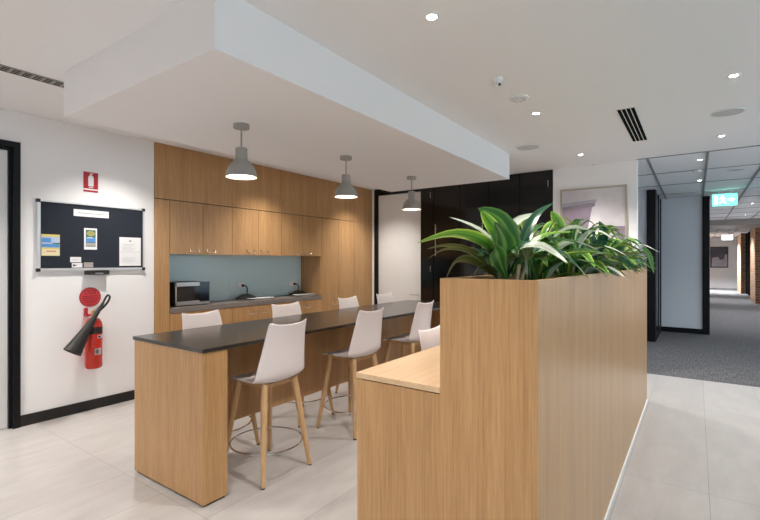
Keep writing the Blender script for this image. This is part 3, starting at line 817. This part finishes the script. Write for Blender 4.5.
downlight(20.5, -1.0, 'corridor downlight beside the brick columns', 420, CEIL+.004, CW)
downlight(26.5, -1.0, 'farthest corridor downlight before the end wall', 1600, CEIL+.004, CW)
def grille(x, y, r, lab, zc=CEIL):
    t = thing('ceiling_speaker', lab, 'ceiling speaker', (x, y, zc))
    bm = lathe(bmesh.new(), [(r, 0), (r-.002, -.008), (r-.01, -.009), (r-.012, -.004), (r-.012, 0)], 36, (x, y, zc)); obj('rim', bm, 'trimw', t, smooth=True)
    bm = bmesh.new(); cyl(bm, (x, y, zc-.006), (x, y, zc-.001), r-.012, seg=36); obj('grille', bm, 'grille', t)
grille(4.985, 1.516, .13, 'round grey ceiling speaker beside the end of the bulkhead')
grille(4.798, -.221, .12, 'round grey ceiling speaker right of the slot vent')
grille(7.85, -.45, .10, 'small round grey ceiling speaker on the corridor grid ceiling', CEIL)
t = thing('smoke_detector', 'flat round white detector between the sprinkler and the downlight', 'detector', (3.455, 1.12, CEIL))
bm = lathe(bmesh.new(), [(.075, 0), (.075, -.008), (.06, -.014), (.03, -.015), (0, -.015)], 32, (3.455, 1.12, CEIL)); obj('base', bm, 'trimw', t, smooth=True)
bm = bmesh.new()
for k in range(8):
    a = k*PI/4; bx_, by_ = 3.455+.045*math.cos(a), 1.12+.045*math.sin(a)
    cyl(bm, (bx_, by_, CEIL-.018), (bx_, by_, CEIL-.012), .008, seg=8)
obj('vent_hole', bm, 'grille', t)
t = thing('sprinkler', 'small white sensor hanging from the ceiling near the bulkhead', 'sensor', (3.0, 1.117, CEIL))
bm = lathe(bmesh.new(), [(.035, 0), (.035, -.010), (.028, -.022), (.022, -.028), (.022, -.045), (.028, -.05), (.026, -.062), (0, -.068)], 28, (3.0, 1.117, CEIL)); obj('body', bm, 'trimw', t, smooth=True)
bm = bmesh.new(); cyl(bm, (2.985, 1.105, CEIL-.055), (2.970, 1.094, CEIL-.055), .008, seg=12); obj('eye', bm, 'inkd', t)
t = thing('smoke_detector', 'small white detector on the corridor grid ceiling', 'detector', (7.58, -.011, CEIL))
bm = lathe(bmesh.new(), [(.055, 0), (.055, -.012), (.04, -.03), (0, -.035)], 28, (7.58, -.011, CEIL)); obj('base', bm, 'trimw', t, smooth=True)
# slot diffusers
t = thing('slot_vent', 'black four-slot ceiling vent right of the bulkhead', 'vent', (4.78, .475, CEIL))
obj('frame', B(4.18, 5.38, .405, .545, CEIL-.006, CEIL-.0005), 'trimw', t)
for k in range(4):
    y = .425+k*.0335
    obj('slot', B(4.19, 5.37, y-.0128, y+.0128, CEIL-.008, CEIL-.0055), 'ventd', t)
t = thing('slot_vent', 'long grey slot vent in the ceiling left of the bulkhead', 'vent', (.4, 3.70, CEIL))
obj('frame', B(-1.0, 1.9, 3.645, 3.755, CEIL-.006, CEIL-.0005), 'ventg', t)
for k in range(3):
    y = 3.668+k*.032; obj('slot', B(-.99, 1.89, y-.006, y+.006, CEIL-.008, CEIL-.0055), 'ventd', t)
bm = bmesh.new()
for k in range(48): bx(bm, -.98+k*.06, -.965+k*.06, 3.65, 3.75, CEIL-.0095, CEIL-.0085)
obj('blades', bm, 'ventg', t)

# ------------------------------------------------------------------ things on the left wall
nb = thing('noticeboard', 'dark navy felt noticeboard with a silver frame on the left wall', 'noticeboard', (1.92, KW, 1.322))
NX0, NX1, NZ0, NZ1 = 1.462, 2.385, 1.322, 1.945
obj('felt_panel', B(NX0+.012, NX1-.012, KW-.014, KW-.0005, NZ0+.012, NZ1-.012), 'felt', nb)
bm = bmesh.new()
bx(bm, NX0, NX1, KW-.022, KW-.0005, NZ0, NZ0+.022, bev=.002); bx(bm, NX0, NX1, KW-.022, KW-.0005, NZ1-.014, NZ1, bev=.002)
bx(bm, NX0, NX0+.024, KW-.022, KW-.0005, NZ0, NZ1, bev=.002); bx(bm, NX1-.014, NX1, KW-.022, KW-.0005, NZ0, NZ1, bev=.002)
obj('frame', bm, 'alu', nb)
for x in (NX0+.008, NX1-.008):
    for z in (NZ0+.008, NZ1-.008):
        obj('corner_cap', B(x-.015, x+.015, KW-.026, KW-.0005, z-.015, z+.015, bev=.004), 'rubber', nb)
tr = thing('pen_tray', 'short black pen tray clipped below the noticeboard', 'tray', (1.93, KW-.03, 1.30))
obj('tray_body', B(1.835, 2.03, KW-.06, KW-.0005, 1.280, 1.3216, bev=.003), 'rubber', tr)
obj('label_plate', B(1.905, 1.975, KW-.0615, KW-.0595, 1.288, 1.298), 'ink', tr, label='pale grey label strip')
yp = KW-.0155
def sheet(name, lab, cat, x0, x1, z0, z1, mat, group=None):
    t = thing(name, lab, cat, ((x0+x1)/2, yp, z0), group=group)
    obj('paper', B(x0, x1, yp, yp+.0012, z0, z1), mat, t)
    return t
def mark(t, name, x0, x1, z0, z1, mat): obj(name, B(x0, x1, yp-.0012, yp-.0002, z0, z1), mat, t)
t = sheet('poster', 'yellow and blue beach poster at the left edge of the noticeboard', 'poster', 1.492, 1.632, 1.455, 1.645, 'yellow')
mark(t, 'picture', 1.495, 1.629, 1.528, 1.625, 'skyprint')
obj('sea', B(1.495, 1.629, yp-.0022, yp-.0013, 1.53, 1.560), 'blueprint', t); obj('sky', B(1.495, 1.565, yp-.0022, yp-.0013, 1.573, 1.612), 'blueprint', t)
obj('headland', prism(bmesh.new(), [(1.57, 1.562), (1.585, 1.572), (1.61, 1.570), (1.629, 1.575), (1.629, 1.560)], 'y', yp-.003, yp-.0023), 'greenprint', t)
mark(t, 'text_block', 1.498, 1.629, 1.458, 1.515, 'cream')
obj('headline', B(1.53, 1.60, yp-.0022, yp-.0013, 1.492, 1.500), 'redprint', t)
t = sheet('flyer', 'narrow illustrated flyer in the middle of the noticeboard', 'flyer', 1.828, 1.938, 1.517, 1.718, 'paper')
mark(t, 'picture', 1.842, 1.926, 1.545, 1.702, 'greenprint')
bm = bmesh.new(); prism(bm, [(1.884+.036*math.cos(a*PI/10), 1.668+.026*math.sin(a*PI/10)) for a in range(20)], 'y', yp-.0022, yp-.0013); obj('emblem', bm, 'olive', t)
obj('blue_band', B(1.842, 1.926, yp-.0022, yp-.0013, 1.585, 1.635), 'blueprint', t); obj('white_line', B(1.852, 1.900, yp-.003, yp-.0023, 1.624, 1.632), 'paper', t)
obj('sand_band', B(1.842, 1.926, yp-.0022, yp-.0013, 1.552, 1.580), 'paperg', t)
t = sheet('title_strip', 'long white title strip pinned at the top of the noticeboard', 'notice', 1.742, 2.043, 1.825, 1.888, 'paper')
mark(t, 'text_line', 1.775, 2.01, 1.853, 1.859, 'ink')
t = sheet('notice', 'large white notice sheet at the right edge of the noticeboard', 'notice', 2.142, 2.352, 1.362, 1.648, 'paper')
mark(t, 'text_line', 2.235, 2.255, 1.605, 1.618, 'ink'); mark(t, 'fold_line', 2.15, 2.345, 1.500, 1.502, 'ink')
for k in range(5): mark(t, 'text_line', 2.17, 2.17+.12-.02*(k % 3), 1.575-.014*k, 1.577-.014*k, 'ink')
for k in range(4): mark(t, 'text_line', 2.17, 2.17+.13-.03*(k % 2), 1.44-.014*k, 1.442-.014*k, 'ink')
t = sheet('card', 'small plain white card above the card with the dark arrow', 'card', 1.714, 1.803, 1.398, 1.446, 'paper')
mark(t, 'text_line', 1.73, 1.78, 1.420, 1.423, 'ink')
t = sheet('card', 'small white card with a dark arrow at the noticeboard bottom', 'card', 1.727, 1.813, 1.349, 1.392, 'paper')
obj('arrow', prism(bmesh.new(), [(1.732, 1.370), (1.748, 1.383), (1.748, 1.374), (1.765, 1.374), (1.765, 1.366), (1.748, 1.366), (1.748, 1.357)], 'y', yp-.0012, yp-.0002), 'inkd', t)
t = sheet('card', 'small grey card standing at the noticeboard bottom', 'card', 1.826, 1.905, 1.349, 1.396, 'paperg')
mark(t, 'text_line', 1.835, 1.89, 1.380, 1.384, 'ink')
# fire extinguisher sign above the board
t = thing('fire_extinguisher_sign', 'red square sign with a white extinguisher above the noticeboard', 'sign', (1.89, KW, 2.06))
SX, SZ0, SZ1 = 1.890, 2.062, 2.250
obj('plate', B(SX-.063, SX+.063, KW-.004, KW-.0005, SZ0, SZ1, bev=.001), 'redsign', t)
y1 = KW-.0055
bm = bmesh.new()
prism(bm, [(SX-.022, SZ0+.055), (SX+.022, SZ0+.055), (SX+.024, SZ0+.135), (SX+.018, SZ0+.150), (SX+.007, SZ0+.158), (SX-.007, SZ0+.158), (SX-.018, SZ0+.150), (SX-.024, SZ0+.135)], 'y', y1, y1+.001)
prism(bm, [(SX-.006, SZ0+.158), (SX+.006, SZ0+.158), (SX+.006, SZ0+.168), (SX-.006, SZ0+.168)], 'y', y1, y1+.001)
prism(bm, [(SX-.006, SZ0+.168), (SX+.022, SZ0+.174), (SX+.022, SZ0+.179), (SX-.014, SZ0+.173)], 'y', y1, y1+.001)
obj('extinguisher_symbol', bm, 'paper', t)
obj('base_arc', B(SX-.018, SX+.018, y1, y1+.001, SZ0+.040, SZ0+.046), 'paper', t)
obj('text_band', B(SX-.063, SX+.063, y1, y1+.001, SZ0+.018, SZ0+.030), 'paper', t)
# red disc
t = thing('red_disc_sign', 'round red sign on the wall just above the fire extinguisher', 'sign', (1.884, KW, 1.07))
bm = bmesh.new(); cyl(bm, (1.884, KW-.004, 1.068), (1.884, KW-.0005, 1.068), .092, seg=48); obj('plate', bm, 'disc', t)
bm = bmesh.new(); lathe(bm, [(.092, 0), (.086, 0), (.086, .001), (.092, .001), (.092, 0)], 48)
bm.transform(Matrix.Translation((1.884, KW-.0042, 1.068)) @ Matrix.Rotation(PI/2, 4, 'X')); obj('rim', bm, 'darkred', t)
obj('lettering', text_on_kitchen_wall('CO2', .052, 1.884, KW-.005, 1.112), 'darkred', t)
for k, (w_, h_) in enumerate(((.13, .006), (.14, .006), (.13, .006), (.10, .006), (.05, .006))):
    obj('text_line', B(1.884-w_/2, 1.884+w_/2, KW-.0055, KW-.0042, 1.074-k*.019, 1.074-k*.019+h_), 'darkred', t)

# fire extinguisher
ex, ey = 1.880, KW-.085
t = thing('fire_extinguisher', 'red fire extinguisher with a black horn hung on the left wall', 'fire extinguisher', (ex, ey, .41))
bm = lathe(bmesh.new(), [(0, 0), (.056, 0), (.067, .008), (.071, .02), (.071, .40), (.065, .43), (.048, .458), (.024, .470), (.019, .475), (.019, .49), (0, .49)], 40, (ex, ey, .41))
obj('cylinder', bm, 'red', t, smooth=True)
bm = lathe(bmesh.new(), [(.0712, 0), (.0722, .001), (.0722, .062), (.0712, .063)], 40, (ex, ey, .735)); obj('black_band', bm, 'rubber', t, smooth=True)
def curved(x0a, x1a, z0, z1, r=.0716):
    bm = bmesh.new(); n = 8; A = []
    for k in range(n+1):
        a = x0a+(x1a-x0a)*k/n
        A.append((bm.verts.new((ex+r*math.cos(a), ey+r*math.sin(a), z0)), bm.verts.new((ex+r*math.cos(a), ey+r*math.sin(a), z1))))
    for p, q in zip(A[:-1], A[1:]): bm.faces.new((p[0], q[0], q[1], p[1]))
    r_ = bmesh.ops.solidify(bm, geom=bm.faces[:], thickness=.0006); return bm
obj('label_plate', curved(-1.85, -1.0, .540, .600), 'paper', t, smooth=True, label='white instruction label')
obj('label_print', curved(-1.75, -1.35, .553, .588, .0724), 'ink', t, smooth=True)
obj('label_plate', curved(-1.5, -.6, .690, .722), 'paper', t, smooth=True, label='white and navy brand strip')
obj('label_print', curved(-1.42, -1.1, .697, .715, .0724), 'inkd', t, smooth=True)
bm = bmesh.new(); cyl(bm, (ex, ey, .895), (ex, ey, .945), .021, .017, seg=20); bx(bm, ex-.012, ex+.05, ey-.012, ey+.012, .912, .938, bev=.003)
obj('valve', bm, 'brass', t, smooth=True)
bm = bmesh.new()
tube(bm, smoothpts([(ex-.005, ey, .945), (ex+.02, ey-.01, .965), (ex+.055, ey-.02, .985)], 10), .007, 8)
obj('lever', bm, 'steel', t, smooth=True)
bm = bmesh.new(); bx(bm, ex-.05, ex-.025, KW-.03, KW-.0005, .90, .968, bev=.003); bx(bm, ex-.05, ex+.0, ey+.02, KW-.0005, .895, .91, bev=.002)
obj('wall_bracket', bm, 'redsign', t)
# horn: black flattened cone from upper right to lower left, with a looped hose
h0 = Vector((1.935, KW-.15, 1.015)); h1 = Vector((1.665, KW-.19, .60))
ax = (h1-h0).normalized(); sd_ = ax.cross(Vector((0, 1, 0))).normalized(); dp = sd_.cross(ax).normalized()
bm = bmesh.new(); rings = []
for f, w_, d_ in ((0, .012, .012), (.12, .017, .017), (.3, .022, .022), (.34, .026, .026), (.6, .042, .040), (1.0, .078, .062), (.985, .072, .056), (.6, .036, .034), (.36, .018, .018)):
    c = h0.lerp(h1, f)
    rings.append([bm.verts.new(c+sd_*w_*math.cos(2*PI*k/28)+dp*d_*math.sin(2*PI*k/28)) for k in range(28)])
for A, Bq in zip(rings[:-1], rings[1:]):
    for k in range(28): bm.faces.new((A[k], A[(k+1) % 28], Bq[(k+1) % 28], Bq[k]))
bm.faces.new(rings[0]); bm.faces.new(rings[-1])
obj('discharge_horn', bm, 'rubber', t, smooth=True)
bm = tube(bmesh.new(), smoothpts([h0+Vector((-.01, 0, -.02)), (1.96, KW-.14, 1.06), (1.99, KW-.12, 1.085), (2.01, KW-.11, 1.06), (1.985, KW-.10, 1.0), (1.935, KW-.09, .945), (ex+.03, ey, .925)], 40), .0095, 10)
obj('hose', bm, 'rubber', t, smooth=True)

# ------------------------------------------------------------------ pictures
PY_0, PY_1, PZ0, PZ1 = .705, 1.498, 1.45, 2.372
t = thing('framed_picture', 'large pale framed picture on the white wall behind the planter', 'picture', (FW, (PY_0+PY_1)/2, PZ0))
bm = bmesh.new(); f = .022
bx(bm, FW-.03, FW-.0005, PY_0, PY_0+f, PZ0, PZ1); bx(bm, FW-.03, FW-.0005, PY_1-f, PY_1, PZ0, PZ1)
bx(bm, FW-.03, FW-.0005, PY_0+f, PY_1-f, PZ0, PZ0+f); bx(bm, FW-.03, FW-.0005, PY_0+f, PY_1-f, PZ1-f, PZ1)
obj('frame', bm, 'picframe', t)
pr = obj('print', B(FW-.014, FW-.0006, PY_0+f, PY_1-f, PZ0+f, PZ1-f), 'art', t)
xa, xb = FW-.0152, FW-.0142
yl = PY_1-f
obj('grey_bands', prism(bmesh.new(), [(yl, 2.185), (yl-.42, 2.215), (yl-.42, 2.175), (yl, 2.145)], 'x', xa, xb), 'pale_print', pr)
obj('dark_bar', prism(bmesh.new(), [(yl, 2.14), (yl-.40, 2.175), (yl-.405, 2.13), (yl-.38, 2.115), (yl, 2.08)], 'x', xa, xb), 'grey_print', pr)
obj('mauve_shape', prism(bmesh.new(), [(yl, 2.082), (yl-.37, 2.118), (yl-.34, 1.95), (yl-.32, 1.85), (yl-.1, 1.78), (yl, 1.80)], 'x', xa, xb), 'mauve', pr)
obj('mauve_corner', prism(bmesh.new(), [(PY_0+f, 1.85), (PY_0+.17, 1.86), (PY_0+.16, 1.76), (PY_0+.11, 1.72), (PY_0+.13, 1.6), (PY_0+.08, 1.53), (PY_0+f, 1.52)], 'x', xa, xb), 'mauve', pr)
t = thing('framed_picture', 'dark framed picture on the end wall of the corridor', 'picture', (29.8, -1.0, 1.08))
bm = bmesh.new(); bx(bm, 29.76, 29.7995, -1.38, -.62, 1.10, 2.20, bev=.004); obj('frame', bm, 'black', t)
pr = obj('print', B(29.752, 29.7595, -1.34, -.66, 1.14, 2.16), 'dark_print', t)
obj('pale_shape', prism(bmesh.new(), [(-1.34, 1.16), (-.68, 1.16), (-.70, 1.62), (-.95, 1.68), (-1.05, 1.5), (-1.2, 1.56), (-1.25, 1.8), (-1.34, 1.8)], 'x', 29.748, 29.7515), 'pale_print', pr)

# ------------------------------------------------------------------ exit signs
t = thing('exit_sign', 'green lit exit sign hanging from the corridor ceiling', 'exit sign', (10.1, -.41, CEIL))
obj('housing', B(10.1, 10.13, -.60, -.232, 2.40, 2.625, bev=.004), 'trimw', t)
fc = obj('sign_face', B(10.094, 10.0995, -.592, -.240, 2.41, 2.615), 'exit', t)
bm = bmesh.new()
def px_(poly): prism(bm, [(-.416-a, 2.512+b) for a, b in poly], 'x', 10.090, 10.0935)
px_([(-.030+.014*math.cos(k*PI/5), .062+.014*math.sin(k*PI/5)) for k in range(10)])
px_([(-.045, .045), (-.02, .045), (-.008, .0), (-.034, -.004)]); px_([(-.030, -.004), (-.012, -.002), (.012, -.04), (.026, -.07), (.012, -.072), (-.004, -.042)])
px_([(-.034, -.004), (-.020, -.006), (-.046, -.048), (-.074, -.052), (-.076, -.040), (-.054, -.036)]); px_([(-.02, .042), (-.022, .030), (.012, .012), (.018, .022)]); px_([(-.045, .045), (-.038, .034), (-.066, .008), (-.076, .014)])
obj('running_figure', bm, 'exitw', fc)
bm = bmesh.new()
px_([(.05, .012), (.10, .012), (.10, .035), (.145, 0), (.10, -.035), (.10, -.012), (.05, -.012)])
px_([(-.145, .075), (-.10, .075), (-.10, -.08), (-.145, -.08)])
obj('arrow', bm, 'exitw', fc)
bm = bmesh.new(); cyl(bm, (10.115, -.5, 2.62), (10.115, -.5, CEIL), .006, seg=8); cyl(bm, (10.115, -.33, 2.62), (10.115, -.33, CEIL), .006, seg=8); obj('hanger', bm, 'trimw', t)
t = thing('exit_sign', 'small white lit sign hanging farther down the corridor', 'sign', (19.3, -.9, CEIL-.16))
obj('housing', B(19.3, 19.34, -1.03, -.71, 2.14, 2.33, bev=.004), 'trimw', t); obj('sign_face', B(19.29, 19.2995, -1.02, -.72, 2.15, 2.32), 'sign2', t)
bm = bmesh.new(); cyl(bm, (19.32, -.9, 2.32), (19.32, -.9, CEIL), .008, seg=8); obj('hanger', bm, 'trimw', t)

# ------------------------------------------------------------------ camera
cam = bpy.data.cameras.new('camera'); co = bpy.data.objects.new('camera', cam); COL.objects.link(co)
co.location = (0, 0, 1.4)
co.rotation_euler = (PI/2, 0, math.atan2(.5764, .8171)-PI/2)
cam.sensor_width = 36; cam.lens = 448/760*36; cam.clip_start = .02; cam.clip_end = 100
cam.shift_y = 2/760
S.camera = co

# ------------------------------------------------------------------ light
wd = bpy.data.worlds.new('daylight'); S.world = wd; wd.use_nodes = True
bg = wd.node_tree.nodes['Background']; bg.inputs['Color'].default_value = (.66, .86, 1, 1); bg.inputs['Strength'].default_value = 1.55
def portal(loc, rot, sx, sy):
    l = bpy.data.lights.new('window_portal', 'AREA'); l.shape = 'RECTANGLE'; l.size = sx; l.size_y = sy; l.cycles.is_portal = True
    o = bpy.data.objects.new('window_portal', l); COL.objects.link(o); o.location = loc; o.rotation_euler = rot
portal((1.89, -4.05, 1.4), (-PI/2, 0, 0), 8.9, 2.1)
portal((8.4, -4.0, 1.4), (-PI/2, 0, 0), 4.0, 2.6)
S.view_settings.view_transform = 'Standard'; S.view_settings.look = 'None'
S.view_settings.exposure = 0.43; S.view_settings.gamma = 1.0
S.view_settings.use_curve_mapping = False
S.cycles.max_bounces = 10; S.cycles.diffuse_bounces = 6; S.cycles.sample_clamp_indirect = 6
S.cycles.use_denoising = True
